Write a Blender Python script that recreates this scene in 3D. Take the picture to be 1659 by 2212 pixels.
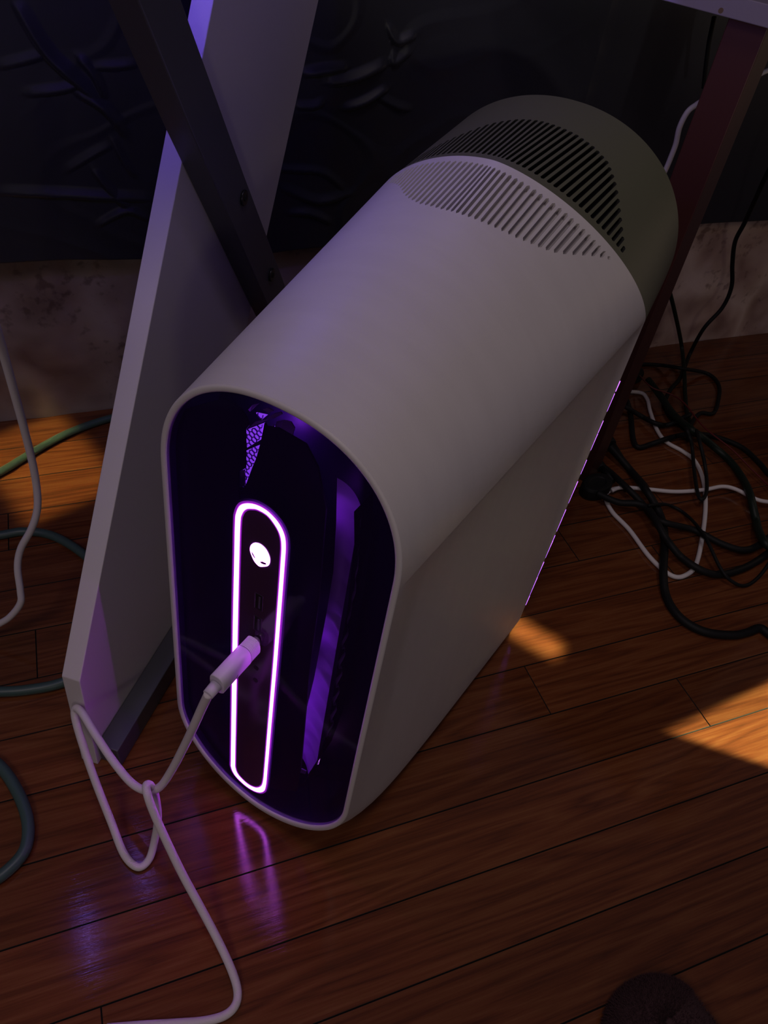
import bpy, bmesh, math, random
from mathutils import Vector, Matrix
random.seed(7)
for o in list(bpy.data.objects): bpy.data.objects.remove(o)
S = bpy.context.scene
C = S.collection
PI = math.pi

# ------------------------------------------------------------------ camera
CAM = Vector((-0.05777, -0.31826, 0.73287))
FPX = 1614.587
PCYAW = math.radians(-50.8744)             # heading of the tower in the room
MR = Matrix.Rotation(PCYAW, 3, 'Z')        # tower frame -> room frame
def cam_axes():
    y, p, r = [math.radians(a) for a in (-25.1292, 44.2266, 8.6399)]
    f = Vector((math.sin(y)*math.cos(p), math.cos(y)*math.cos(p), -math.sin(p)))
    rt = Vector((math.cos(y), -math.sin(y), 0)); up = rt.cross(f)
    return MR @ (rt*math.cos(r)+up*math.sin(r)), MR @ (up*math.cos(r)-rt*math.sin(r)), MR @ f
RT, UP, FW = cam_axes()
cd = bpy.data.cameras.new('camera'); cam = bpy.data.objects.new('camera', cd); C.objects.link(cam)
mw = Matrix((RT, UP, -FW)).transposed().to_4x4(); mw.translation = CAM
cam.matrix_world = mw
cd.sensor_fit = 'VERTICAL'; cd.sensor_height = 24; cd.sensor_width = 18
cd.lens = 24*FPX/2212; cd.clip_start = .01
S.camera = cam

# ------------------------------------------------------------------ light
S.view_settings.view_transform = 'Standard'; S.view_settings.look = 'None'
S.view_settings.gamma = 1; S.view_settings.exposure = 0.0; S.view_settings.use_curve_mapping = False
w = bpy.data.worlds.new('world'); S.world = w; w.use_nodes = True
bg = w.node_tree.nodes['Background']; bg.inputs[0].default_value = (.80, .68, .95, 1); bg.inputs[1].default_value = .040

def aim(o, target):
    d = Vector(target)-o.location
    o.rotation_euler = d.to_track_quat('-Z', 'Y').to_euler()
def area(name, loc, target, size, energy, col, size_y=None, spread=None):
    l = bpy.data.lights.new(name, 'AREA'); l.size = size; l.energy = energy; l.color = col
    if size_y: l.shape = 'RECTANGLE'; l.size_y = size_y
    if spread: l.spread = math.radians(spread)
    o = bpy.data.objects.new(name, l); C.objects.link(o); o.location = loc; aim(o, target); return o
def spot(name, loc, target, energy, col, ang, blend, rad):
    l = bpy.data.lights.new(name, 'SPOT'); l.energy = energy; l.color = col
    l.spot_size = math.radians(ang); l.spot_blend = blend; l.shadow_soft_size = rad
    o = bpy.data.objects.new(name, l); C.objects.link(o); o.location = loc; aim(o, target); return o
def bulb(name, loc, energy, col, rad):
    l = bpy.data.lights.new(name, 'POINT'); l.energy = energy; l.color = col; l.shadow_soft_size = rad
    o = bpy.data.objects.new(name, l); C.objects.link(o); o.location = loc; return o
area('overhead_light', (-1.05, -.95, 2.25), (.05, .0, .3), .55, 6.2, (1, .82, .82))
area('overhead_light', (.10, -.30, 2.35), (.2, .1, .3), .40, 4.1, (1, .84, .86))  # second overhead lamp, added to lift the arch above the darker flank
area('low_lamp', (-.30, -1.34, .66), (.40, .6, .50), .10, .8, (1, .86, .68))
spot('cloth_spot', (-.07, -1.18, .728), (.46, .30, .83), 9.5, (1, .93, .76), 29, .5, .025)  # unseen spot added to light the upper cloth and cast the hood's shadow
area('right_fill', (1.40, .25, .56), (.75, .42, 0), .2, .22, (1, .74, .50))  # unseen fill added under the side table to brighten the floor cables
bulb('led_strip_light', (-.254, .182, .722), .06, (.26, .15, 1), .008)
bulb('led_strip_light', (-.150, .274, .722), .06, (.26, .15, 1), .008)
bulb('led_strip_light', (-.002, .308, .720), .44, (.20, .12, 1), .012)
bulb('led_strip_light', (.30, .34, .722), .11, (.45, .32, 1), .02)
spot('cable_spot', (.50, .42, .722), (.557, .47, .45), .95, (.32, .24, 1), 22, .7, .01)  # blue spot added to tint the white cable, not part of the strip
# unseen shaped area lamps, added to throw the warm patches on the floor
def beam(name, loc, D, A, B_, w, h, energy, col, spread):
    o = area(name, loc, (0, 0, 0), w, energy, col, h, spread); D = Vector(D).normalized(); X = Vector(A).normalized(); Z = -D; Y = Z.cross(X)
    m = Matrix((X, Y, Z)).transposed().to_4x4(); m.translation = loc; o.matrix_world = m; return o
dd = Vector((-.877, .243, -.414)).normalized(); aa = Vector((.788, -.616, 0)); aa = aa-dd*aa.dot(dd)
beam('warm_patch_lamp', Vector((.690, -.112, 0))-dd*.5, dd, aa, None, .135, .135, .46, (1, .97, .48), 1.2)
d2 = Vector((-.35, -.2, -.9)).normalized(); a2 = Vector((.6, -.78, 0)); a2 = a2-d2*a2.dot(d2)
beam('warm_patch_lamp', Vector((.374, .112, 0))-d2*.5, d2, a2, None, .075, .022, .022, (1, .92, .42), 4)
area('warm_patch_lamp', (-.50, .42, .9), (-.165, .560, 0), .19, .085, (1, .84, .28), .12, 2.5)

# ------------------------------------------------------------------ geometry helpers
def ray(px, py):
    return (FW + RT*((px-829.5)/FPX) - UP*((py-1106)/FPX))
def at(px, py, z=0.0):                      # the point of the photograph on the level z
    r = ray(px, py); return CAM + r*((z-CAM.z)/r.z)
def aty(px, py, y):                         # ... on the upright plane y = const (the wall's direction)
    r = ray(px, py); return CAM + r*((y-CAM.y)/r.y)

def sets(o, label=None, cat=None, group=None, kind=None):
    if label: o['label'] = label
    if cat: o['category'] = cat
    if group: o['group'] = group
    if kind: o['kind'] = kind
    return o
def link(name, me, mat=None, parent=None):
    o = bpy.data.objects.new(name, me); C.objects.link(o)
    if mat: me.materials.append(mat)
    if parent: o.parent = parent
    return o
def mesh(name, V, F, mat=None, parent=None, smooth=False):
    me = bpy.data.meshes.new(name); me.from_pydata([tuple(v) for v in V], [], F); me.update()
    if smooth:
        for p in me.polygons: p.use_smooth = True
    return link(name, me, mat, parent)
def fixn(o):
    bm = bmesh.new(); bm.from_mesh(o.data); bmesh.ops.recalc_face_normals(bm, faces=bm.faces); bm.to_mesh(o.data); bm.free(); return o
def empty(name, loc=(0, 0, 0), rz=0):
    o = bpy.data.objects.new(name, None); C.objects.link(o); o.location = loc; o.rotation_euler = (0, 0, rz)
    o.empty_display_size = .02; return o
def bevel(o, wd=.001, seg=2, ang=30):
    m = o.modifiers.new('bevel', 'BEVEL'); m.width = wd; m.segments = seg; m.limit_method = 'ANGLE'; m.angle_limit = math.radians(ang); return o
def prism(name, pts, direc, mat, parent=None, bev=0):
    """closed polygon of 3-D points pushed along a vector"""
    n = len(pts); V = [Vector(p) for p in pts]+[Vector(p)+Vector(direc) for p in pts]
    F = [tuple(range(n)), tuple(range(2*n-1, n-1, -1))]+[(i, i+n, (i+1) % n+n, (i+1) % n) for i in range(n)]
    o = fixn(mesh(name, V, F, mat, parent))
    if bev: bevel(o, bev)
    return o
def catmull(P, n=8, rad=None):
    P = [Vector(p) for p in P]; out = []; R = []
    rad = rad or [1]*len(P)
    for i in range(len(P)-1):
        a, b, c, d = P[max(i-1, 0)], P[i], P[i+1], P[min(i+2, len(P)-1)]
        for k in range(n):
            t = k/n
            out.append(.5*((2*b)+(c-a)*t+(2*a-5*b+4*c-d)*t*t+(3*b-a-3*c+d)*t**3)); R.append(rad[i]*(1-t)+rad[i+1]*t)
    out.append(P[-1]); R.append(rad[-1]); return out, R
def tube_mesh(name, P, r, mat, parent=None, sides=12, n=8, rad=None, floor=True):
    P, R = catmull(P, n, rad)
    V = []; F = []; prev = None
    for i, p in enumerate(P):
        rr = r*R[i]
        if floor and p.z < rr+.0004: p = Vector((p.x, p.y, rr+.0004))
        t = (P[min(i+1, len(P)-1)]-P[max(i-1, 0)]).normalized()
        if prev is None:
            u = t.orthogonal().normalized()
        else:
            u = (prev - t*prev.dot(t)).normalized()
        prev = u; b = t.cross(u)
        for k in range(sides):
            a = 2*PI*k/sides; V.append(p+u*math.cos(a)*rr+b*math.sin(a)*rr)
    m = len(P)
    for i in range(m-1):
        for k in range(sides):
            F.append((i*sides+k, i*sides+(k+1) % sides, (i+1)*sides+(k+1) % sides, (i+1)*sides+k))
    F.append(tuple(range(sides-1, -1, -1))); F.append(tuple(range((m-1)*sides, m*sides)))
    return mesh(name, V, F, mat, parent, smooth=True)
def cyl(name, a, b, r, mat, parent=None, sides=24, r2=None, bev=0):
    a = Vector(a); b = Vector(b); t = (b-a).normalized(); u = t.orthogonal().normalized(); q = t.cross(u); r2 = r if r2 is None else r2
    V = []
    for p, rr in ((a, r), (b, r2)):
        for k in range(sides):
            an = 2*PI*k/sides; V.append(p+u*math.cos(an)*rr+q*math.sin(an)*rr)
    F = [tuple(range(sides-1, -1, -1)), tuple(range(sides, 2*sides))]+[(k, (k+1) % sides, sides+(k+1) % sides, sides+k) for k in range(sides)]
    o = mesh(name, V, F, mat, parent)
    for p in o.data.polygons:
        if len(p.vertices) == 4: p.use_smooth = True
    if bev: bevel(o, bev)
    return o

# ------------------------------------------------------------------ materials
def mat(name, col=(.5, .5, .5), rough=.5, metal=0, spec=.5, coat=0, emis=None, es=0):
    m = bpy.data.materials.new(name); m.use_nodes = True; b = m.node_tree.nodes['Principled BSDF']
    b.inputs['Base Color'].default_value = (*col, 1); b.inputs['Roughness'].default_value = rough
    b.inputs['Metallic'].default_value = metal; b.inputs['Specular IOR Level'].default_value = spec
    b.inputs['Coat Weight'].default_value = coat
    if emis: b.inputs['Emission Color'].default_value = (*emis, 1); b.inputs['Emission Strength'].default_value = es
    return m
def N(m, t, **kw):
    n = m.node_tree.nodes.new(t)
    for k, v in kw.items():
        if k in n.inputs: n.inputs[k].default_value = v
        else: setattr(n, k, v)
    return n
def L(m, a, b): m.node_tree.links.new(a, b)
def B(m): return m.node_tree.nodes['Principled BSDF']
def ramp(m, stops, interp='LINEAR'):
    r = m.node_tree.nodes.new('ShaderNodeValToRGB'); cr = r.color_ramp; cr.interpolation = interp
    while len(cr.elements) < len(stops): cr.elements.new(.5)
    for e, (p, c) in zip(cr.elements, stops): e.position = p; e.color = (*c, 1)
    return r
def fine_bump(m, scale, strength, dist=.0003):
    tc = N(m, 'ShaderNodeTexCoord'); n = N(m, 'ShaderNodeTexNoise', Scale=scale, Detail=2.0)
    b = N(m, 'ShaderNodeBump', Strength=strength, Distance=dist)
    L(m, tc.outputs['Object'], n.inputs['Vector']); L(m, n.outputs['Fac'], b.inputs['Height']); L(m, b.outputs['Normal'], B(m).inputs['Normal'])

M_shell = mat('white_shell_plastic', (.56, .53, .54), .42, spec=.4); fine_bump(M_shell, 1800, .25)
def scratches(m):
    nt = m.node_tree; tc = N(m, 'ShaderNodeTexCoord')
    mp = N(m, 'ShaderNodeMapping'); mp.inputs['Rotation'].default_value = (0, .55, .15); mp.inputs['Scale'].default_value = (1, 6, 1)
    n = N(m, 'ShaderNodeTexNoise', Scale=14.0, Detail=3.0)
    r = ramp(m, [(.35, (.545, .51, .52)), (.7, (.565, .53, .54))])
    L(m, tc.outputs['Object'], mp.inputs['Vector']); L(m, mp.outputs['Vector'], n.inputs['Vector']); L(m, n.outputs['Fac'], r.inputs['Fac'])
    L(m, r.outputs['Color'], B(m).inputs['Base Color'])
scratches(M_shell)
M_hood = mat('dark_hood_plastic', (.092, .094, .060), .5, spec=.4); fine_bump(M_hood, 1800, .3)
M_pocket = mat('vent_dark', (.012, .012, .012), .7)
M_black = mat('black_plastic', (.008, .008, .009), .5)
M_blackg = mat('black_gloss', (.004, .004, .006), .12)
M_panel = mat('io_panel_gloss', (.035, .012, .045), .13, spec=.5)
M_pillar = mat('inner_pillar', (.010, .005, .022), .35)
M_inner = mat('inner_plastic', (.012, .006, .03), .5)
M_led = mat('led_loop', (1, 1, 1), .5, emis=(.62, .09, 1.0), es=14)
M_logo = mat('led_logo', (1, 1, 1), .5, emis=(.70, .19, 1.0), es=7.0)
M_hexlit = mat('fan_light', (.3, .1, .6), .5, emis=(.43, .10, 1.0), es=1.15)
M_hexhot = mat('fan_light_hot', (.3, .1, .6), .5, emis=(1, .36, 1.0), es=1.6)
M_bead = mat('inner_led', (.3, .1, .6), .5, emis=(.44, .07, 1.0), es=45)
M_slit = mat('rear_led', (.3, .1, .6), .5, emis=(.50, .14, 1.0), es=2.2)
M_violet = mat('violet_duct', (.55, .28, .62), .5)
M_hexbar = mat('hex_bar', (.05, .01, .16), .5)
def glass_mat():
    m = bpy.data.materials.new('tinted_glass'); m.use_nodes = True; nt = m.node_tree; b = B(m)
    b.inputs['Base Color'].default_value = (.02, .006, .07, 1); b.inputs['Roughness'].default_value = .06; b.inputs['Specular IOR Level'].default_value = .5
    tr = N(m, 'ShaderNodeBsdfTransparent'); tr.inputs[0].default_value = (.62, .50, .95, 1)
    mx = N(m, 'ShaderNodeMixShader'); mx.inputs[0].default_value = .35
    L(m, tr.outputs[0], mx.inputs[1]); L(m, b.outputs[0], mx.inputs[2]); L(m, mx.outputs[0], nt.nodes['Material Output'].inputs['Surface'])
    return m
M_glass = glass_mat()
M_board = mat('white_laminate', (.60, .56, .58), .5, spec=.3); fine_bump(M_board, 900, .12)
M_metal = mat('gunmetal_paint', (.085, .085, .105), .42, metal=.25); fine_bump(M_metal, 2500, .3)
M_bolt = mat('bolt_metal', (.05, .05, .055), .3, metal=.8)
M_post = mat('dark_red_wood', (.048, .011, .010), .5)
M_top = mat('pale_laminate', (.19, .16, .23), .5)
M_wcable = mat('white_cable', (.66, .62, .64), .5)
def braid(m):
    tc = N(m, 'ShaderNodeTexCoord'); n = N(m, 'ShaderNodeTexVoronoi', Scale=900.0); b = N(m, 'ShaderNodeBump', Strength=.35, Distance=.0004)
    L(m, tc.outputs['Object'], n.inputs['Vector']); L(m, n.outputs['Distance'], b.inputs['Height']); L(m, b.outputs['Normal'], B(m).inputs['Normal'])
M_braid = mat('white_braided_cable', (.62, .56, .60), .65); braid(M_braid)
M_plug = mat('white_connector', (.62, .56, .68), .45)
M_bcable = mat('black_cable', (.006, .006, .007), .6, spec=.25)
M_gcable = mat('dark_green_cable', (.005, .012, .008), .5, spec=.3)
M_rcable = mat('red_wire', (.12, .01, .012), .45)
M_hose = mat('grey_green_cable', (.045, .085, .075), .42)

def wood():
    m = mat('oak_floorboard', rough=.32, spec=.5); b = B(m)
    oi = N(m, 'ShaderNodeObjectInfo'); tc = N(m, 'ShaderNodeTexCoord')
    off = N(m, 'ShaderNodeVectorMath', operation='MULTIPLY_ADD'); 
    sc = N(m, 'ShaderNodeVectorMath', operation='SCALE'); sc.inputs[3].default_value = 13.0
    L(m, oi.outputs['Location'], sc.inputs[0])
    off = N(m, 'ShaderNodeVectorMath', operation='ADD'); L(m, tc.outputs['Object'], off.inputs[0]); L(m, sc.outputs[0], off.inputs[1])
    # long cathedral grain
    mp = N(m, 'ShaderNodeMapping'); mp.inputs['Scale'].default_value = (1.3, 20, 1)
    L(m, off.outputs[0], mp.inputs['Vector'])
    n1 = N(m, 'ShaderNodeTexNoise', Scale=1.7, Detail=2.0, Roughness=.45, Distortion=.4); L(m, mp.outputs[0], n1.inputs['Vector'])
    mul = N(m, 'ShaderNodeMath', operation='MULTIPLY'); mul.inputs[1].default_value = 13.0; L(m, n1.outputs['Fac'], mul.inputs[0])
    fr = N(m, 'ShaderNodeMath', operation='PINGPONG'); fr.inputs[1].default_value = 1.0; L(m, mul.outputs[0], fr.inputs[0])
    # fine streaks
    mp2 = N(m, 'ShaderNodeMapping'); mp2.inputs['Scale'].default_value = (14, 420, 1); L(m, off.outputs[0], mp2.inputs['Vector'])
    n2 = N(m, 'ShaderNodeTexNoise', Scale=1.0, Detail=4.0, Roughness=.65); L(m, mp2.outputs[0], n2.inputs['Vector'])
    mx = N(m, 'ShaderNodeMix'); mx.data_type = 'FLOAT'; mx.inputs[0].default_value = .70
    L(m, fr.outputs[0], mx.inputs[2]); L(m, n2.outputs['Fac'], mx.inputs[3])
    r = ramp(m, [(.20, (.060, .018, .009)), (.5, (.130, .038, .014)), (.85, (.185, .070, .026))]); L(m, mx.outputs[0], r.inputs['Fac'])
    # board to board tone
    hv = N(m, 'ShaderNodeHueSaturation'); L(m, r.outputs[0], hv.inputs['Color'])
    mr = N(m, 'ShaderNodeMapRange'); mr.inputs[3].default_value = .84; mr.inputs[4].default_value = 1.16; L(m, oi.outputs['Random'], mr.inputs[0]); L(m, mr.outputs[0], hv.inputs['Value'])
    L(m, hv.outputs[0], b.inputs['Base Color'])
    bp = N(m, 'ShaderNodeBump', Strength=.22, Distance=.0004); L(m, n2.outputs['Fac'], bp.inputs['Height'])
    mp3 = N(m, 'ShaderNodeMapping'); mp3.inputs['Scale'].default_value = (6, 16, 1); L(m, off.outputs[0], mp3.inputs['Vector'])
    n3 = N(m, 'ShaderNodeTexNoise', Scale=1.6, Detail=1.0); L(m, mp3.outputs[0], n3.inputs['Vector'])
    bp2 = N(m, 'ShaderNodeBump', Strength=.3, Distance=.0007); L(m, n3.outputs['Fac'], bp2.inputs['Height']); L(m, bp.outputs[0], bp2.inputs['Normal'])
    L(m, bp2.outputs[0], b.inputs['Normal'])
    mr2 = N(m, 'ShaderNodeMapRange'); mr2.inputs[3].default_value = .05; mr2.inputs[4].default_value = .11; L(m, n2.outputs['Fac'], mr2.inputs[0]); L(m, mr2.outputs[0], b.inputs['Roughness'])
    return m
M_wood = wood()
M_gap = mat('floor_gap', (.006, .003, .002), .8)

def plaster():
    m = mat('mottled_plaster', rough=.62); b = B(m); tc = N(m, 'ShaderNodeTexCoord')
    n = N(m, 'ShaderNodeTexNoise', Scale=6.0, Detail=5.0, Roughness=.6, Distortion=.7)
    v = N(m, 'ShaderNodeTexVoronoi', Scale=9.0, feature='SMOOTH_F1'); v.inputs['Smoothness'].default_value = .25
    nd = N(m, 'ShaderNodeTexNoise', Scale=5.0, Detail=3.0)
    ad = N(m, 'ShaderNodeVectorMath', operation='MULTIPLY_ADD'); ad.inputs[1].default_value = (.35, .35, .35)
    L(m, tc.outputs['Object'], n.inputs['Vector']); L(m, tc.outputs['Object'], nd.inputs['Vector'])
    L(m, nd.outputs['Color'], ad.inputs[0]); L(m, tc.outputs['Object'], ad.inputs[2]); L(m, ad.outputs[0], v.inputs['Vector'])
    mx = N(m, 'ShaderNodeMix'); mx.data_type = 'FLOAT'; mx.inputs[0].default_value = .55; L(m, n.outputs['Fac'], mx.inputs[2]); L(m, v.outputs['Distance'], mx.inputs[3])
    r = ramp(m, [(.25, (.20, .125, .11)), (.42, (.34, .245, .215)), (.6, (.46, .37, .34))]); L(m, mx.outputs[0], r.inputs['Fac'])
    # dark specks
    s = N(m, 'ShaderNodeTexNoise', Scale=70.0, Detail=3.0); L(m, tc.outputs['Object'], s.inputs['Vector'])
    s2 = N(m, 'ShaderNodeTexNoise', Scale=7.0, Detail=1.0); L(m, tc.outputs['Object'], s2.inputs['Vector'])
    mu = N(m, 'ShaderNodeMath', operation='MULTIPLY'); L(m, s.outputs['Fac'], mu.inputs[0]); L(m, s2.outputs['Fac'], mu.inputs[1])
    rr = ramp(m, [(.31, (1, 1, 1)), (.40, (.55, .5, .5))]); L(m, mu.outputs[0], rr.inputs['Fac'])
    mm = N(m, 'ShaderNodeMix'); mm.data_type = 'RGBA'; mm.blend_type = 'MULTIPLY'; mm.inputs[0].default_value = 1
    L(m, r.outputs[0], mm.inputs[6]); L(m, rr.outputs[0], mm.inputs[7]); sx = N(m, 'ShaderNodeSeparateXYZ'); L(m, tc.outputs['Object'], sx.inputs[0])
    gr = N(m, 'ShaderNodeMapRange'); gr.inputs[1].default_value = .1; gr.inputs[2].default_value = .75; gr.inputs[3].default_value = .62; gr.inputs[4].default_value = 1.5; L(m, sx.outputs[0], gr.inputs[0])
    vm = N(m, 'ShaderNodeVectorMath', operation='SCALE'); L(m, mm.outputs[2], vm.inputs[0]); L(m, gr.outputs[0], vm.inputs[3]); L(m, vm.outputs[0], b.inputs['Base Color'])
    bp = N(m, 'ShaderNodeBump', Strength=.6, Distance=.006); L(m, mx.outputs[0], bp.inputs['Height']); L(m, bp.outputs[0], b.inputs['Normal'])
    return m
M_wall = plaster()
def cloth():
    m = mat('black_cloth', (.018, .019, .028), .45, spec=.4); b = B(m); b.inputs['Sheen Weight'].default_value = .25; b.inputs['Sheen Roughness'].default_value = .4
    fine_bump(m, 2200, .3); return m
M_cloth = cloth()

# ------------------------------------------------------------------ the room
PITCH = .0664
gx0, gx1, gy0, gy1 = -.75, 1.75, -.52, .672
floor = mesh('floor', [(gx0, gy0, -.02), (gx1, gy0, -.02), (gx1, gy1, -.02), (gx0, gy1, -.02), (gx0, gy0, -.0035), (gx1, gy0, -.0035), (gx1, gy1, -.0035), (gx0, gy1, -.0035)],
             [(0, 3, 2, 1), (4, 5, 6, 7), (0, 1, 5, 4), (1, 2, 6, 5), (2, 3, 7, 6), (3, 0, 4, 7)], M_gap)
sets(floor, kind='structure')
joints = {0: [-.42, .3455, 1.15], -1: [-.55, .5200, 1.30], 1: [-.30, .83, 1.5], 2: [-.5, .62, 1.22], -2: [-.36, .93], -3: [-.15, 1.10], -4: [-.6, .70, 1.4], -5: [-.3, .505], -6: [.12, .9], -7: [.4, 1.2]}
rnd = random.Random(3)
for k in range(-8, 10):
    y0 = .0078+PITCH*k; y1 = y0+PITCH
    if y1 < gy0 or y0 > gy1-.01: continue
    y0 = max(y0, gy0); y1 = min(y1, gy1)
    js = joints.get(k) or sorted([-.5+rnd.random()*.5, .35+rnd.random()*.5, 1.1+rnd.random()*.5])
    xs = [gx0]+list(js)+[gx1]
    for a, b in zip(xs[:-1], xs[1:]):
        lx, ly = (b-a)/2-.0002, (y1-y0)/2-.00025; e = .0005; dz = rnd.uniform(-.0002, .0001)
        V = [(-lx, -ly, -.0035), (lx, -ly, -.0035), (lx, ly, -.0035), (-lx, ly, -.0035),
             (-lx, -ly, -.0008), (lx, -ly, -.0008), (lx, ly, -.0008), (-lx, ly, -.0008),
             (-lx+e, -ly+e, dz), (lx-e, -ly+e, dz), (lx-e, ly-e, dz), (-lx+e, ly-e, dz)]
        F = []
        for s in (0, 4):
            F += [(s+i, s+(i+1) % 4, s+4+(i+1) % 4, s+4+i) for i in range(4)]
        F.append((8, 9, 10, 11))
        o = mesh('plank', V, F, M_wood, floor); o.data.materials.append(M_gap)
        for p in o.data.polygons[:-1]: p.material_index = 1
        o.location = ((a+b)/2, (y0+y1)/2, 0)

def vnoise(x, y, s=0):
    from mathutils import noise
    return noise.noise(Vector((x, y, s)))
# back wall: uneven, mottled and crumpled plaster
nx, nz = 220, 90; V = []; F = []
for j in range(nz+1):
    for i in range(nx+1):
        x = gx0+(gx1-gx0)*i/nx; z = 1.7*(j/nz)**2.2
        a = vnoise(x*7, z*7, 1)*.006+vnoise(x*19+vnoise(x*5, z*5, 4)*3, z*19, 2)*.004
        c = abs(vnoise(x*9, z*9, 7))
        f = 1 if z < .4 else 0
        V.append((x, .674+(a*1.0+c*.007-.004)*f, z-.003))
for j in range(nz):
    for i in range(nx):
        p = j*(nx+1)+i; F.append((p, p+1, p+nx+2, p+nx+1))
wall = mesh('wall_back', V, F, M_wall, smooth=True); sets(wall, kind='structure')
md = wall.modifiers.new('solid', 'SOLIDIFY'); md.thickness = .03; md.offset = -1
for p in wall.data.polygons[:1]: pass

# black cloth hanging over the wall, with creases
def seg_crease(x, z, a, b, wd, amp, t0, t1):
    ax, az = a; bx, bz = b; dx, dz = bx-ax, bz-az; L2 = dx*dx+dz*dz
    t = ((x-ax)*dx+(z-az)*dz)/L2; tc = min(1, max(0, t))
    px, pz = ax+dx*tc, az+dz*tc; q = (x-px)**2+(z-pz)**2
    side = (dx*(z-az)-dz*(x-ax))/math.sqrt(L2)
    g = t0+(t1-t0)*tc; fade = math.sin(PI*min(1, max(0, g*.96+.02)))**.6
    k = math.sqrt(q); return amp*.8*fade*(max(0, 1-k/(wd*2.4))**1.3 if side > 0 else max(0, 1-k/(wd*.6)))
def cpt(px, py): p = aty(px, py, .642); return (p.x, p.z)
CRE = []
for pts, wd, amp in (
    ([(30, 10), (90, 110), (150, 170), (215, 225)], .006, .010), ([(165, 205), (225, 240), (268, 295)], .005, .009), ([(60, 208), (130, 200), (175, 188)], .004, .006),
    ([(0, 150), (60, 135), (95, 125)], .004, .004), ([(200, 370), (240, 420), (275, 455)], .004, .007), ([(215, 490), (275, 460), (320, 480)], .0035, .007),
    ([(0, 422), (120, 425), (230, 430), (325, 435)], .005, .008), ([(170, 130), (200, 165), (222, 215)], .004, .007), ([(200, 150), (250, 150), (295, 145)], .004, .004),
    ([(660, 165), (700, 158), (750, 152)], .0045, .011), ([(715, 185), (775, 172), (835, 145)], .005, .012), ([(745, 240), (790, 225), (840, 195)], .004, .010),
    ([(820, 215), (860, 235), (885, 240)], .004, .006), ([(610, 410), (690, 440), (760, 420)], .005, .008), ([(625, 465), (670, 465), (715, 485)], .004, .008),
    ([(840, 60), (860, 95), (900, 80)], .004, .008), ([(850, 120), (855, 140), (890, 115)], .004, .006), ([(240, 300), (265, 350), (290, 385)], .0035, .004),
    ([(600, 370), (640, 372), (700, 378), (745, 415)], .004, .006), ([(645, 235), (680, 235), (700, 225)], .004, .007), ([(145, 375), (200, 340), (240, 320)], .004, .004)):
    c = [cpt(*p) for p in pts]
    c3, _ = catmull([(p[0], 0, p[1]) for p in c], 4); c = [(p.x, p.z) for p in c3]; nn = len(c)-1
    for i in range(nn): CRE.append((c[i], c[i+1], wd, amp*.95, i/nn, (i+1)/nn))
cx0, cx1, zt = -.72, 1.72, 1.25
def hem(x): return .2560-.010*math.exp(-((x-.1)/.12)**2)+.003*vnoise(x*9, 0, 3)
nx, nz = 700, 260; V = []; F = []
def gx(i): t = i/nx; return cx0+(-.30-cx0)*t/.06 if t < .06 else (-.30+.92*(t-.06)/.84 if t < .90 else .62+(cx1-.62)*(t-.90)/.10)
def gz(j): t = j/nz; return .38*t/.84 if t < .84 else .38+(zt-.26-.38)*(t-.84)/.16
for j in range(nz+1):
    for i in range(nx+1):
        x = gx(i); z = hem(x)+gz(j)
        y = .648+.004*vnoise(x*3.1, z*2.4, 5)+.0015*vnoise(x*11, z*8, 9)
        if x < .62:
            r1 = abs(vnoise(x*8+vnoise(x*4, z*4, 2), z*10, 21)); y -= .004*max(0, .12-r1)*8*max(0, .2+vnoise(x*2.3, z*2.1, 30))
            best = 0
            for a, b, wd, amp, t0, t1 in CRE:
                if min(a[0], b[0])-.03 < x < max(a[0], b[0])+.03 and min(a[1], b[1])-.03 < z < max(a[1], b[1])+.03:
                    best = max(best, seg_crease(x, z, a, b, wd, amp, t0, t1))
            y -= best
        V.append((x, y, z))
for j in range(nz):
    for i in range(nx):
        p = j*(nx+1)+i; F.append((p, p+1, p+nx+2, p+nx+1))
cur = mesh('black_cloth', V, F, M_cloth, smooth=True)
md = cur.modifiers.new('solid', 'SOLIDIFY'); md.thickness = .0015; md.offset = 1
sets(cur, 'creased black cloth hanging over the upper part of the mottled wall', 'curtain')

# ------------------------------------------------------------------ the tower PC (own frame: x right, y to the back, z up)
tower = empty('desktop_computer', (0, 0, 0), PCYAW)
sets(tower, 'white tower computer with a dark vented rear hood and glowing violet front loop', 'computer')
TL = .0654
def spow(v, e): return math.copysign(abs(v)**e, v)
def Fr(th): c, s = math.cos(th), max(math.sin(th), 0); z = .386+.092*s**(2/2.25); return Vector((.0068+.0943*spow(c, 2/2.25), TL*z, z))
def Rr(th): c, s = math.cos(th), max(math.sin(th), 0); z = .4297+.1107*s**(2/1.6639); return Vector((.001+.1353*spow(c, 2/1.6639), .3706-.6339*(z-.4297), z))
def Hd(th): c, s = math.cos(th), max(math.sin(th), 0); z = .43+.114*s**(2/2.08); return Vector((-.007+.1323*spow(c, 2/2.08), .489, z))
def lowF(wv):                                   # right half below the shoulder, w 0..1
    if wv <= .6: z = .386-(.386-.107)*wv/.6; x = .0943
    else: a = (wv-.6)/.4*PI/2; x = .0943*max(math.cos(a), 0)**(2/1.9); z = .107-.095*math.sin(a)**(2/1.9)
    return x, z
def lowR(wv):
    if wv <= .6: t = wv/.6; return .1353-.006*t, .4297-(.4297-.034)*t
    a = (wv-.6)/.4*PI/2; return .1293*max(math.cos(a), 0)**(2/4.5), .034-.031*math.sin(a)**(2/4.5)
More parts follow.
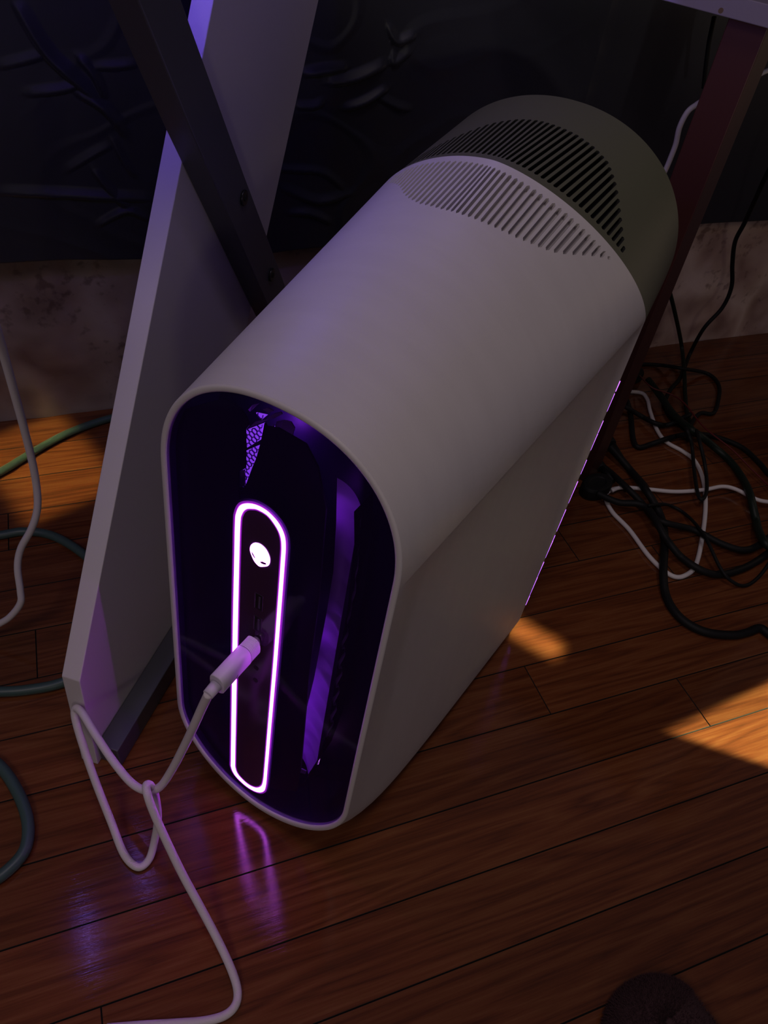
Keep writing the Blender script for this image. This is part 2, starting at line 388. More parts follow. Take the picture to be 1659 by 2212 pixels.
def low(wv, v, sgn):
    xf, zf = lowF(wv); xr, zr = lowR(wv); g = 1-(1-v)**7; q = min(wv/.6, 1)
    z = zf+(zr-zf)*(v*(1-q)+g*q)
    if wv > .6:
        wd = .0943+(.1293-.0943)*v; sx = xf/.0943+(xr/.1293-xf/.0943)*g
        yf = TL*zf; return Vector(((.0068*(1-v)+.001*v)+sgn*wd*sx, yf+(.3706-.0156-yf)*v, z))
    yf = TL*zf; yr = .3706-.0156*q
    dip = .0065*min(1, v/.10)*min(1, (1-v)/.04)*math.sin(PI*q**.6)
    return Vector(((.0068*(1-v)+.001*v)+sgn*(xf+(xr-xf)*v-dip), yf+(yr-yf)*v, z))
def interp(T, x):
    if x <= T[0][0]: return T[0][1]
    for (a, p), (b, q) in zip(T[:-1], T[1:]):
        if x <= b: return p+(q-p)*(x-a)/(b-a)
    return T[-1][1]
WA = [(.68, .958), (.74, .930), (.81, .889), (.877, .848), (.944, .817), (1.01, .799), (1.147, .772), (1.28, .759), (1.486, .743), (1.65, .736), (1.82, .742), (1.89, .756), (1.96, .773), (2.03, .80), (2.095, .831), (2.16, .859), (2.23, .881), (2.3, .904), (2.45, .935), (2.55, .95)]
DB = [(.63, .09), (.674, .136), (.741, .215), (.809, .293), (.877, .377), (.944, .448), (1.01, .504), (1.08, .556), (1.2, .588), (1.35, .603), (1.62, .597), (1.76, .571), (1.89, .515), (1.96, .475), (2.03, .415), (2.1, .36), (2.2, .30), (2.35, .235), (2.5, .16), (2.56, .13)]
def ribbed(A, Bf, slot_lo, slot_hi, nslots, span, depth, duty=.5):
    """ruled skin between two arches with sunken slots running along it; returns verts, faces, per-vertex normals, pocket faces"""
    V = []; Fc = []; Nn = []; PV = []; PF = []
    def P(th, v): a = A(th); return a+(Bf(th)-a)*v
    def nrm(th, v):
        e = .004; th2 = min(max(th, e*1.5), PI-e*1.5)
        du = P(th2+e, v)-P(th2-e, v); dv = Bf(th2)-A(th2); n = dv.cross(du).normalized(); c = P(th2, v); return n if n.dot(Vector((c.x, 0, c.z-.25))) > 0 else -n
    cols = []
    t0, t1 = span
    n0 = 26; cols += [(t0*i/n0, t0*(i+1)/n0, None) for i in range(n0)]
    pw = (t1-t0)/nslots
    for i in range(nslots):
        a = t0+pw*i; m1 = a+pw*(1-duty)/2; m2 = m1+pw*duty
        cols += [(a, m1, None), (m1, m2, i), (m2, a+pw, None)]
    n1 = 22; cols += [(t1+(PI-t1)*i/n1, t1+(PI-t1)*(i+1)/n1, None) for i in range(n1)]
    def add(pts):
        k = len(V)
        for th, v in pts: V.append(P(th, v)); Nn.append(nrm(th, v))
        Fc.append(tuple(range(k, k+len(pts))))
    for a, b, s in cols:
        rows = [0, .25, .5, .75, 1]
        lo = hi = None
        if s is not None:
            mid = (a+b)/2; lo, hi = slot_lo(mid), slot_hi(mid)
            if hi-lo < .012: lo = None
        if lo is None:
            for r0, r1 in zip(rows[:-1], rows[1:]): add([(a, r0), (b, r0), (b, r1), (a, r1)])
        else:
            mid = (a+b)/2; cap = min(.008, (hi-lo)/3)
            add([(a, 0), (b, 0), (b, lo+cap), (mid, lo), (a, lo+cap)])
            add([(a, hi-cap), (mid, hi), (b, hi-cap), (b, 1), (a, 1)])
            ring = [(a, lo+cap), (mid, lo), (b, lo+cap), (b, hi-cap), (mid, hi), (a, hi-cap)]
            k = len(PV)
            for th, v in ring: PV.append(P(th, v))
            for th, v in ring: PV.append(P(th, v)-nrm(th, v)*depth)
            for q in range(6): PF.append((k+q, k+(q+1) % 6, k+6+(q+1) % 6, k+6+q))
            PF.append(tuple(k+6+q for q in range(6)))
    return V, Fc, Nn, PV, PF
def set_normals(o, Nn):
    for p in o.data.polygons: p.use_smooth = True
    o.data.normals_split_custom_set_from_vertices([tuple(n) for n in Nn])

# white shell: arch with slots + both flanks + belly
V, Fc, Nn, PV, PF = ribbed(Fr, Rr, lambda t: interp(WA, t), lambda t: .972, 41, (.66, 2.38), .0055, .56)
nw, nv = 46, 22
for sgn in (1, -1):
    k = len(V)
    for i in range(nw+1):
        for j in range(nv+1):
            wv, v = i/nw, j/nv; V.append(low(wv, v, sgn))
            e = .004; w0, w1 = max(wv-e, 0), min(wv+e, 1); v0, v1 = max(v-e, 0), min(v+e, 1)
            du = low(w1, v, sgn)-low(w0, v, sgn); dv = low(wv, v1, sgn)-low(wv, v0, sgn)
            n = (du.cross(dv)*sgn); n = n.normalized() if n.length > 0 else Vector((0, 0, -1)); Nn.append(n)
    for i in range(nw):
        for j in range(nv):
            p = k+i*(nv+1)+j; f = (p, p+nv+1, p+nv+2, p+1); Fc.append(f if sgn > 0 else f[::-1])
shell = mesh('shell', V, Fc, M_shell, tower)
# make arch normals point outward
Nn = [(-n if (n.dot(Vector((v.x, 0, v.z-.25))) < 0 and v.z > .3) else n) for v, n in zip(V, Nn)]
flip = []
for p in shell.data.polygons:
    c = Vector(p.center)
    av = sum((Nn[i] for i in p.vertices), Vector())
    if p.normal.dot(av) < 0: flip.append(p.index)
bm = bmesh.new(); bm.from_mesh(shell.data); bm.faces.ensure_lookup_table(); bmesh.ops.reverse_faces(bm, faces=[bm.faces[i] for i in flip]); bm.to_mesh(shell.data); bm.free()
set_normals(shell, Nn)
o = mesh('vent_grooves', PV, PF, M_shell, tower); sets(o, kind='stuff'); shell_groove = o

# dark hood
V, Fc, Nn, PV, PF = ribbed(lambda t: Rr(t)+(Hd(t)-Rr(t))*.006-Vector((0, 0, .0008)), Hd, lambda t: .05, lambda t: interp(DB, t), 41, (.63, 2.40), .007, .56)
hood = mesh('rear_hood', V, Fc, M_hood, tower)
Nn = [(-n if n.dot(Vector((v.x, 0, v.z-.25))) < 0 else n) for v, n in zip(V, Nn)]
flip = [p.index for p in hood.data.polygons if p.normal.dot(sum((Nn[i] for i in p.vertices), Vector())) < 0]
bm = bmesh.new(); bm.from_mesh(hood.data); bm.faces.ensure_lookup_table(); bmesh.ops.reverse_faces(bm, faces=[bm.faces[i] for i in flip]); bm.to_mesh(hood.data); bm.free()
set_normals(hood, Nn)
sets(hood, 'dark grey vented rear hood')
o = mesh('hood_vents', PV, PF, M_pocket, tower); sets(o, kind='stuff')
# hood cheeks (below the shoulder line), back cover and underside
for sgn in (1, -1):
    def cheek(a, v):                             # a 0 top .. 1 bottom ; v 0 front .. 1 back
        fx = .1353-.0008*a; f = Vector((.001+sgn*fx, .3710-.003*a, .4297-.020*a))
        r = Vector((-.007+sgn*(.1323-.006*a*a), .489-.020*a*a, .43-.075*a)); return f+(r-f)*v
    V = []; F = []; na, nb = 8, 8
    for i in range(na+1):
        for j in range(nb+1): V.append(cheek(i/na, j/nb))
    for i in range(na):
        for j in range(nb):
            p = i*(nb+1)+j; f = (p, p+nb+1, p+nb+2, p+1); F.append(f if sgn < 0 else f[::-1])
    mesh('hood_cheek', V, F, M_hood, tower, smooth=True)
V = [Hd(PI*i/40) for i in range(41)]+[Vector((-.133, .469, .355)), Vector((.119, .469, .355))]
F = [tuple(range(len(V)))]
mesh('hood_back', V, F, M_black, tower)
mesh('hood_underside', [(-.133, .469, .355), (.119, .469, .355), (.134, .369, .41), (-.132, .369, .41)], [(0, 1, 2, 3)], M_black, tower)
# rear panel below the hood: a dark plate a little behind the flanks
V = []
for sgn in (1, -1):
    pts = [low(i/30, 1, sgn) for i in range(31)]
    V += (pts if sgn > 0 else pts[::-1][1:])
V = [Vector((p.x*.985, p.y-.002, p.z+.002)) for p in V]
rear = prism('rear_panel', V, (0, .013, 0), M_black, tower)
# glowing slits along the edge of the rear panel
def edge(z): t = (.43-z)/(.43-.04); x, zz = lowR(min(t*.6, .6)); return Vector((.001+x*.985+.0003, .3706-.0156*t+.0065, z))
for i, (za, zb, off) in enumerate(((.362, .352, .003), (.350, .331, 0), (.318, .305, .001), (.303, .284, 0), (.270, .253, 0), (.240, .228, .002), (.230, .213, 0), (.201, .186, .001), (.187, .171, .0), (.162, .150, .001), (.153, .144, .002), (.143, .129, 0), (.118, .108, .002), (.109, .095, 0), (.092, .075, .0015), (.077, .062, 0), (.058, .044, .002))):
    p, q = edge(za), edge(zb); d = Vector((0, off, 0)); h = .0005
    o = prism('rear_light_slit', [p+d+Vector((0, -h+.002, 0)), p+d+Vector((0, h+.002, 0)), q+d+Vector((0, h, 0)), q+d+Vector((0, -h, 0))], (.0012, 0, 0), M_slit, tower)

# front: bezel, glass, loop
def outline(inset, bot, n=64, k=1.0):
    """closed outline of the front in the tower frame, clockwise from the right shoulder over the top"""
    out = []
    wdt = .0943-inset
    for i in range(n+1):
        th = PI*i/n; out.append((.0068+wdt*spow(math.cos(th), 2/2.25), .386+(.092-inset)*max(math.sin(th), 0)**(2/2.25)))
    zb = .107; hb = .095-bot
    for i in range(1, 12): out.append((.0068-wdt, .386+(zb-.386)*i/12))
    for i in range(n+1):
        th = PI+PI*i/n; out.append((.0068+wdt*spow(math.cos(th), 2/1.9), zb-hb*max(-math.sin(th), 0)**(2/1.9)))
    for i in range(1, 12): out.append((.0068+wdt, zb+(.386-zb)*i/12))
    return out
def ringmesh(name, rings, m, parent, smooth=True):
    n = len(rings[0]); V = [p for r in rings for p in r]; F = []
    for j in range(len(rings)-1):
        for i in range(n): F.append((j*n+i, j*n+(i+1) % n, (j+1)*n+(i+1) % n, (j+1)*n+i))
    return fixn(mesh(name, V, F, m, parent, smooth))
def pl(out, dy): return [Vector((x, TL*z+dy, z)) for x, z in out]
bez = ringmesh('bezel', [pl(outline(.0, .0), .0), pl(outline(.0004, .0006), -.0009), pl(outline(.0014, .0018), -.0014), pl(outline(.0032, .0050), -.0013), pl(outline(.0042, .0068), -.0009), pl(outline(.0047, .0078), -.0002), pl(outline(.0048, .0082), .0045)], M_shell, tower)
glass = mesh('front_glass', pl(outline(.0048, .0082), .0003), [tuple(range(len(outline(0, 0))))], M_glass, tower)
sets(glass, 'dark violet tinted glossy front pane')
fixn(glass)
# inner housing
n = len(outline(0, 0))
ringmesh('front_housing', [pl(outline(.0052, .0105), .0026), pl(outline(.0060, .0115), .048)], M_inner, tower, False)
mesh('housing_back', pl(outline(.0060, .0115), .048), [tuple(range(n))], M_inner, tower)
def fpt(x, z, dy): return Vector((x, TL*z+dy, z))
def plate(name, pts, dy, m, th=.0015, parent=tower):
    return prism(name, [fpt(x, z, dy) for x, z in pts], (0, th, 0), m, parent)
# opaque pillar behind the glass
pil = [(-.0400, .020), (.0330, .020), (.0365, .10), (.0400, .30), (.0400, .372), (.0300, .424), (.0120, .452), (-.0195, .4500), (-.0235, .438), (-.0265, .405), (-.0355, .372), (-.0440, .366), (-.047, .35), (-.047, .06)]
# loop outlines (x, z), traced round from the left top
def rsm(pts, n=10):
    P = [Vector((x, 0, z)) for x, z in pts]; P = P+P[:3]; out = []
    for i in range(1, len(P)-2):
        a, b, c, d = P[i-1], P[i], P[i+1], P[i+2]
        for k in range(n):
            t = k/n; q = .5*((2*b)+(c-a)*t+(2*a-5*b+4*c-d)*t*t+(3*b-a-3*c+d)*t**3); out.append((q.x, q.z))
    return out
LO = [(-.0240, .3660), (-.0232, .3765), (-.0200, .3850), (-.0139, .3903), (-.0061, .3930), (.0022, .3925), (.0103, .3882), (.0155, .3813), (.0176, .3720), (.0179, .3540), (.0179, .30), (.0178, .2487), (.0171, .17), (.0165, .0920), (.0160, .0600), (.0135, .0475), (.0070, .0395), (-.0020, .0365), (-.0110, .0378), (-.0200, .0430), (-.0244, .0530), (-.0247, .0668), (-.0247, .15), (-.0246, .2610), (-.0242, .33)]
LI = [(-.0193, .3690), (-.0180, .3790), (-.0148, .3850), (-.0101, .3882), (-.0053, .3899), (.0022, .3894), (.0083, .3850), (.0127, .3790), (.0147, .3700), (.0150, .3521), (.0150, .30), (.0149, .2463), (.0142, .17), (.0136, .0920), (.0129, .0650), (.0105, .0540), (.0052, .0465), (-.0020, .0435), (-.0090, .0446), (-.0158, .0490), (-.0190, .0570), (-.0196, .0722), (-.0197, .15), (-.0197, .2645), (-.0196, .33)]
lo, li = rsm(LO), rsm(LI)
SG = 1 if sum(lo[i-1][0]*lo[i][1]-lo[i][0]*lo[i-1][1] for i in range(len(lo))) > 0 else -1
lm = [((a[0]*.5+b[0]*.5), (a[1]*.5+b[1]*.5)) for a, b in zip(lo, li)]
loop = ringmesh('light_loop', [[fpt(x, z, .00035) for x, z in lo], [fpt(x, z, .0001) for x, z in lo], [fpt(x, z, -.0009) for x, z in lm], [fpt(x, z, -.0003) for x, z in li], [fpt(x, z, .0010) for x, z in li]], M_led, tower)
lw = []
for i in range(len(lo)):
    a, b = Vector(lo[i-1]), Vector(lo[(i+1) % len(lo)]); t = (b-a).normalized(); lw.append((lo[i][0]+SG*t.y*.0030, lo[i][1]-SG*t.x*.0030))
prism('loop_light_stop', [fpt(x, z, .0013) for x, z in lw], (0, .0009, 0), M_black, tower)  # black plate added to stop the loop's light leaking backward
def halo_band(name, ring, off, dy0, dy1):
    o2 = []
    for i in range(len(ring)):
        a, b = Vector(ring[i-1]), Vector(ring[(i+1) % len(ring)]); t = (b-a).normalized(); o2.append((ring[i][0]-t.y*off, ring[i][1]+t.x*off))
    return ringmesh(name, [[fpt(x, z, dy0) for x, z in ring], [fpt(x, z, dy1) for x, z in o2]], M_halo, tower, False)
M_halo = mat('loop_halo', (.3, .05, .4), .4, emis=(.42, .012, .62), es=1.0)  # emissive bands painting the loop's halo, stronger step next to the tube
halo_band('loop_halo', lo, -SG*.0009, .0001, .00022); halo_band('loop_halo', li, SG*.0007, -.0003, -.0002)
M_halo = mat('loop_halo_faint', (.3, .05, .4), .4, emis=(.12, .004, .26), es=.8)  # outer, dimmer step of the painted halo
halo_band('loop_halo_faint', lo, -SG*.0019, .00015, .00025); halo_band('loop_halo_faint', li, SG*.0014, -.0002, -.0001)
sets(loop, 'glowing violet-white light loop')
iop = mesh('port_panel', [fpt(x, z, -.00005) for x, z in li], [tuple(range(len(li)))], M_panel, tower); fixn(iop)
sets(iop, 'glossy dark violet port panel inside the loop')
# alien head emblem on the panel (power button) and its two slanted eyes
head = rsm([(-.0104, .3505), (-.0098, .3555), (-.0068, .3594), (-.0022, .3609), (.0024, .3590), (.0054, .3545), (.0062, .3498), (.0052, .3455), (.0020, .3425), (-.0020, .3402), (-.0058, .3418), (-.0085, .3455)], 5)
btn = prism('power_button', [fpt(x, z, -.0006) for x, z in head], (0, .0012, 0), M_logo, iop); sets(btn, 'glowing oval head emblem with two dark slanted eyes')
def sub(name, pts, dy, m, th, par):
    return prism(name, [fpt(x, z, dy) for x, z in pts], (0, th, 0), m, par)
M_eye = mat('emblem_eye', (.05, .005, .07), .5)
sub('emblem_eye', [(-.0089, .3500), (-.0079, .3493), (-.0056, .3460), (-.0064, .3461), (-.0080, .3478)], -.0009, M_eye, .0006, iop)
sub('emblem_eye', [(-.0016, .3450), (.0004, .3465), (.0034, .3468), (.0037, .3458), (.0018, .3448), (.0000, .3445)], -.0009, M_eye, .0006, iop)
# ports: two upright usb sockets, a usb-c one, a jack
M_port = mat('port_dark', (.003, .002, .004), .4); M_tongue = mat('port_tongue', (.06, .04, .08), .4)
for zc in (.3035, .2790):
    xc = -.0015
    o = plate('usb_socket', [(xc-.0036, zc-.0082), (xc+.0036, zc-.0082), (xc+.0036, zc+.0082), (xc-.0036, zc+.0082)], -.0003, M_port, .0006); bevel(o, .0002)
    prism('socket_tongue', [fpt(xc+.0002, zc-.006, -.0006), fpt(xc+.0016, zc-.006, -.0006), fpt(xc+.0016, zc+.006, -.0006), fpt(xc+.0002, zc+.006, -.0006)], (0, .0003, 0), M_tongue, o)
    prism('socket_rim', [fpt(xc-.0030, zc-.007, -.0006), fpt(xc-.0026, zc-.007, -.0006), fpt(xc-.0026, zc+.007, -.0006), fpt(xc-.0030, zc+.007, -.0006)], (0, .0003, 0), M_tongue, o)
o = plate('usb_c_socket', [(-.0036+.0018*math.cos(a*PI/8)+.0015, .2570+.0052*math.sin(a*PI/8)) for a in range(16)], -.0003, M_port, .0006)
for zc in (.226, .210):
    plate('audio_jack', [(-.0010+.0024*math.cos(a*PI/8), zc+.0024*math.sin(a*PI/8)) for a in range(16)], -.0003, M_port, .0006)
# fan mesh behind the upper left window of the pillar
def seen(px, py, dy):                              # a point of the front seen behind the glass, at depth dy
    k = TL; nrm = MR @ Vector((0, 1, -k)); r = ray(px, py); t = (dy-CAM.dot(nrm))/r.dot(nrm)
    p = MR.inverted() @ (CAM+r*t); return (p.x, p.z)
P1 = [(530, 930), (571, 914), (567, 927), (563, 950), (534, 967)]
P2 = [(529, 979), (532, 974), (562.6, 961), (556, 981), (543, 1011), (529.4, 1048), (514, 1054), (514, 1019), (528, 1014)]
P0 = [(553, 892), (577, 897), (566, 906), (560, 902)]
def inside(x, z, poly):
    c = False; n = len(poly)
    for i in range(n):
        x0, z0 = poly[i]; x1, z1 = poly[(i+1) % n]
        if (z0 > z) != (z1 > z) and x < (x1-x0)*(z-z0)/(z1-z0)+x0: c = not c
    return c
BK = .030
def hexfan(poly, m, pitch, holes):
    pp = [seen(x, y, BK) for x, y in poly]
    prism('fan_light', [fpt(x, z, BK) for x, z in pp], (0, .001, 0), m, tower)
    xs = [p[0] for p in pp]; zs = [p[1] for p in pp]; V = []; F = []
    r = pitch/math.sqrt(3); j = 0; z = min(zs)-pitch
    while z < max(zs)+pitch:
        x = min(xs)-pitch+(pitch/2 if j % 2 else 0)
        while x < max(xs)+pitch:
            for i in range(6):
                a0, a1 = PI/6+i*PI/3, PI/6+(i+1)*PI/3
                q = [(x+r*1.02*math.cos(a0), z+r*1.02*math.sin(a0)), (x+r*1.02*math.cos(a1), z+r*1.02*math.sin(a1)), (x+r*.92*math.cos(a1), z+r*.92*math.sin(a1)), (x+r*.92*math.cos(a0), z+r*.92*math.sin(a0))]
                if inside(sum(t[0] for t in q)/4, sum(t[1] for t in q)/4, pp):
                    k = len(V); V += [fpt(a, b, BK-.0012) for a, b in q]+[fpt(a, b, BK-.0002) for a, b in q]; F += [(k, k+1, k+2, k+3), (k, k+4, k+5, k+1), (k+3, k+2, k+6, k+7)]
            x += pitch
        z += pitch*math.sqrt(3)/2; j += 1
    sets(mesh('hexagon_mesh', V, F, M_hexbar, tower), kind='stuff')
hexfan(P1, M_hexlit, .0040, 0); hexfan(P2, M_hexlit, .0040, 0); hexfan(P0, M_hexlit, .0040, 0)
hexfan([(671, 1637), (693, 1631), (687, 1652)], M_hexhot, .0030, 0)
def cover(name, poly, dy, m):
    return prism(name, [fpt(*seen(x, y, dy), dy) for x, y in poly], (0, .0015, 0), m, tower)
cover('inner_cover', [(515, 1060), (515, 1019), (529, 1012), (529, 930), (537, 920), (533, 905), (520, 885), (505, 872), (480, 862), (400, 885), (375, 935), (385, 1300), (405, 1560), (440, 1605), (540, 1700), (560, 1640), (540, 1300)], .0085, M_pillar)
cover('inner_cover', [(575, 922), (571, 914), (563, 955), (545, 1020), (529, 1058), (516, 1062), (514, 1640), (560, 1700), (640, 1710), (650, 1655), (668, 1450), (688, 1300), (704, 1100), (686, 1010), (660, 960), (600, 925)], .0105, M_pillar)
# violet guide vanes catching the fan light
def vane(name, poly, dy0, dy1, m=M_violet):
    n = len(poly); pts = []
    for i, (x, y) in enumerate(poly): dy = dy0+(dy1-dy0)*i/(n-1); a, b = seen(x, y, dy); pts.append(fpt(a, b, dy))
    o = prism(name, pts, (0, .001, 0), m, tower); return o
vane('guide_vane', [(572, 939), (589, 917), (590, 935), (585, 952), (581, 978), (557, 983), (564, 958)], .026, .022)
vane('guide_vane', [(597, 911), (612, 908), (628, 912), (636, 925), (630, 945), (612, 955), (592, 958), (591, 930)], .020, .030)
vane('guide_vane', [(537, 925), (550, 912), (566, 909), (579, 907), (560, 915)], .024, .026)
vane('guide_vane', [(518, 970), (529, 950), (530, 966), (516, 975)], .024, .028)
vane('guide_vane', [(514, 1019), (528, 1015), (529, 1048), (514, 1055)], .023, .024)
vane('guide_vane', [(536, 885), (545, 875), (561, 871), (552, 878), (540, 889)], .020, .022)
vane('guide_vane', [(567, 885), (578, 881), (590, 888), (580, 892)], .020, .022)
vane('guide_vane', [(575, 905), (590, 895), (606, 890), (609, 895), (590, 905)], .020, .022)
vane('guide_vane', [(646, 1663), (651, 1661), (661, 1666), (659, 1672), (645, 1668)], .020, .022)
# ribbed duct down the right side
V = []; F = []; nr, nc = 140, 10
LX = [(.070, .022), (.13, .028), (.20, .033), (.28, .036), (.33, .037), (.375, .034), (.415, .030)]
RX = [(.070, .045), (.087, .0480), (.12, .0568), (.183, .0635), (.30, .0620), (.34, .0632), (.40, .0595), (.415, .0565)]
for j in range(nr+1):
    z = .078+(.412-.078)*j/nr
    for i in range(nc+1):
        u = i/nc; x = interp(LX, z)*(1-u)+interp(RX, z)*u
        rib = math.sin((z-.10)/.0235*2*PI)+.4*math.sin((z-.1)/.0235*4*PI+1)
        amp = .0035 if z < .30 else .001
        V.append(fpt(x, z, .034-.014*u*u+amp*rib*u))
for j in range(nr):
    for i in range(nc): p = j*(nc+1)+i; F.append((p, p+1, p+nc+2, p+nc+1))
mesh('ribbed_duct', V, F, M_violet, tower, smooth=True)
mesh('duct_cheek', [fpt(interp(RX, z)+.0005, z, .012) for z in (.07, .13, .18, .28, .33, .39, .415)]+[fpt(interp(RX, z)+.0005, z, .034) for z in (.415, .39, .33, .28, .18, .13, .07)], [tuple(range(14))], M_inner, tower)
for z in (.09, .115, .142, .170, .198, .26, .385):
    e = .0020; b = .9
    prism('inner_led', [fpt(interp(LX, z)-.008, z-e, .022), fpt(interp(LX, z)-.008, z+e, .022), fpt(interp(LX, z)-.008, z+e, .025), fpt(interp(LX, z)-.008, z-e, .025)], (.001, 0, 0), M_bead, tower)
prism('inner_led', [fpt(-.020, .420, .034), fpt(-.012, .420, .034), fpt(-.012, .428, .034), fpt(-.020, .428, .034)], (0, .001, 0), M_bead, tower)
# feet
for x, y in ((-.075, .09), (.085, .09), (-.085, .31), (.09, .31)):
    o = cyl('foot', (x, y, .0003), (x, y, .010), .012, M_black, tower)

# ------------------------------------------------------------------ desk side frame (left)
TH = math.radians(54); U = Vector((math.cos(TH), math.sin(TH), 0)); NN = Vector((math.sin(TH), -math.cos(TH), 0))
A0 = Vector((-.149, .098, 0))
frame = empty('desk', A0)
sets(frame, 'desk with a slanted white side board crossed by dark metal bars, left of the tower', 'desk')
def fp(u, z, n=0): return U*u+NN*n+Vector((0, 0, z))
bd = prism('side_board', [fp(0, .0005), fp(.25, .0005), fp(.25, .108), fp(.615, .626), fp(.615, .7415), fp(.433, .7415), (fp(.328, .591)), fp(.010, .136)], NN*.0179, M_board, frame, .0008)
bar = prism('floor_bar', [fp(.006, .0005, .0182), fp(.62, .0005, .0182), fp(.62, .031, .0182), fp(.006, .031, .0182)], NN*.0225, M_metal, frame, .0012)
db = prism('diagonal_bar', [fp(.113, .7415, .0182), fp(.243, .533, .0182), fp(.384, .321, .0182), fp(.580, .0315, .0182), fp(.625, .0315, .0182), fp(.418, .345, .0182), fp(.331, .475, .0182), fp(.158, .7415, .0182)], NN*.0225, M_metal, frame, .0012)
dt = prism('desk_top_blocker', [fp(-.02, .742, -.25), fp(.40, .742, -.25), fp(.58, .742, -.03), fp(.58, .742, .10), fp(-.02, .742, .10)], (0, 0, .025), M_board, frame, .001)  # unseen top added to shade the board, narrowed to leave the tower lit
for u_, z_ in ((.328, .456), (.392, .3535)):
    c = fp(u_, z_, .0407)
    b1 = cyl('bolt', c, c+NN*.0022, .0068, M_bolt, frame, 24, bev=.0007)
    b2 = cyl('bolt_recess', c+NN*.0022, c+NN*.0026, .0030, M_pocket, b1, 6)
c = fp(.135, .016, .0407); b1 = cyl('bolt', c, c+NN*.0022, .0068, M_bolt, frame, 24, bev=.0007)

# ------------------------------------------------------------------ side table (right)
e = Vector((.474, -.880, 0)); m_ = Vector((.880, .474, 0))
tab = empty('side_table', (.594, .347, 0))
sets(tab, 'pale table top on a dark red square leg behind the tower', 'table')
o0 = Vector((.594, .347, 0))
def tq(p): return Vector(p)-o0
top = prism('table_top', [tq((.44, .612, .601)), tq((.769, -.004, .601)), tq((1.517, .395, .601)), tq((1.517, .612, .601))], (0, 0, .018), M_top, tab, .0008)
post = prism('leg', [Vector((0, 0, .0003)), -e*.041+Vector((0, 0, .0003)), -e*.041+m_*.04+Vector((0, 0, .0003)), m_*.04+Vector((0, 0, .0003))], (0, 0, .6005), M_post, tab, .001)
for p in ((.755, .045), (1.45, .40), (1.45, .56)):
    q = tq((p[0], p[1], .0003)); prism('leg', [q, q-e*.04, q-e*.04+m_*.04, q+m_*.04], (0, 0, .6005), M_post, tab, .001)
kn = cyl('screw_cap', tq(at(1557, 23, .6195)), tq(at(1557, 23, .6205)), .0022, M_post, tab, 12)

# ------------------------------------------------------------------ charging cable with its connector in the front port
usb = empty('charging_cable', (0, 0, 0))
sets(usb, 'white braided charging cable plugged into the lit front port and looping down to the floor', 'cable')
def tl(p): return MR @ Vector(p)
def oval(name, y0, y1, a, b, par, m, knurl=0, c=(-.0007, .2605)):
    V = []; n = 48; ys = [y0, y0-.0006, y1+.0006, y1] if not knurl else [y0-(y0-y1)*i/14 for i in range(15)]
    for k, y in enumerate(ys):
        sc = 1
        if not knurl and k in (0, 3): sc = .93
        if knurl and k % 2: sc = .965
        for i in range(n):
            t = 2*PI*i/n; kk = sc*(1-(.02 if knurl and i % 2 else 0)); V.append(tl((c[0]+a*kk*spow(math.cos(t), .75), y, c[1]+b*kk*spow(math.sin(t), .75))))
    F = [tuple(range(n-1, -1, -1)), tuple(range((len(ys)-1)*n, len(ys)*n))]
    for j in range(len(ys)-1):
        for i in range(n): F.append((j*n+i, j*n+(i+1) % n, (j+1)*n+(i+1) % n, (j+1)*n+i))
    o = fixn(mesh(name, V, F, m, par)); 
    for p in o.data.polygons:
        if len(p.vertices) == 4 and not knurl: p.use_smooth = True
    return o
M_steel = mat('plug_steel', (.5, .45, .5), .3, metal=.8)
oval('plug_tip', .0165, .0120, .0030, .0052, usb, M_steel)
oval('knurled_ring', .0120, .0018, .0064, .0096, usb, M_plug, 1)
oval('connector_body', .0015, -.0300, .0066, .0098, usb, M_plug)
cyl('strain_relief', tl((-.0007, -.0300, .2605)), tl((-.0007, -.0395, .2595)), .0046, M_plug, usb, 24, .0042)
# small mark on the connector body
oc = [tl((.0061+.0002, -.0145-.0018*math.sin(t), .2605-.003+.0022*math.cos(t))) for t in (0, .5, 1.0, 1.6, 2.2, 2.6)]
tube_mesh('connector_mark', oc, .0002, mat('mark_grey', (.2, .12, .25), .5), usb, 6, 3, floor=False)
CP = [(455, 1502, .252), (436, 1530, .235), (418, 1570, .205), (398, 1612, .17), (370, 1665, .128), (345, 1700, .102), (318, 1708, .095), (285, 1692, .092), (245, 1645, .094), (205, 1585, .100), (178, 1541, .103), (164, 1530, .100), (162, 1548, .092), (176, 1600, .075), (205, 1685, .050), (240, 1775, .022), (268, 1845, .008), (298, 1873, .004), (322, 1856, .006), (335, 1810, .020), (341, 1765, .045), (336, 1722, .080), (326, 1698, .103), (316, 1697, .109), (320, 1722, .106), (335, 1762, .092), (362, 1822, .070), (395, 1890, .048), (432, 1958, .030), (470, 2030, .016), (500, 2095, .008), (513, 2140, .004), (508, 2172, .004), (484, 2194, .004), (440, 2206, .004), (380, 2211, .004), (300, 2216, .004), (230, 2222, .004)]
P = [tl((-.0007, -.0385, .2598))]+[at(x, y, z) for x, y, z in CP[1:]]
tube_mesh('cable', P, .0035, M_braid, usb, 14, 8)

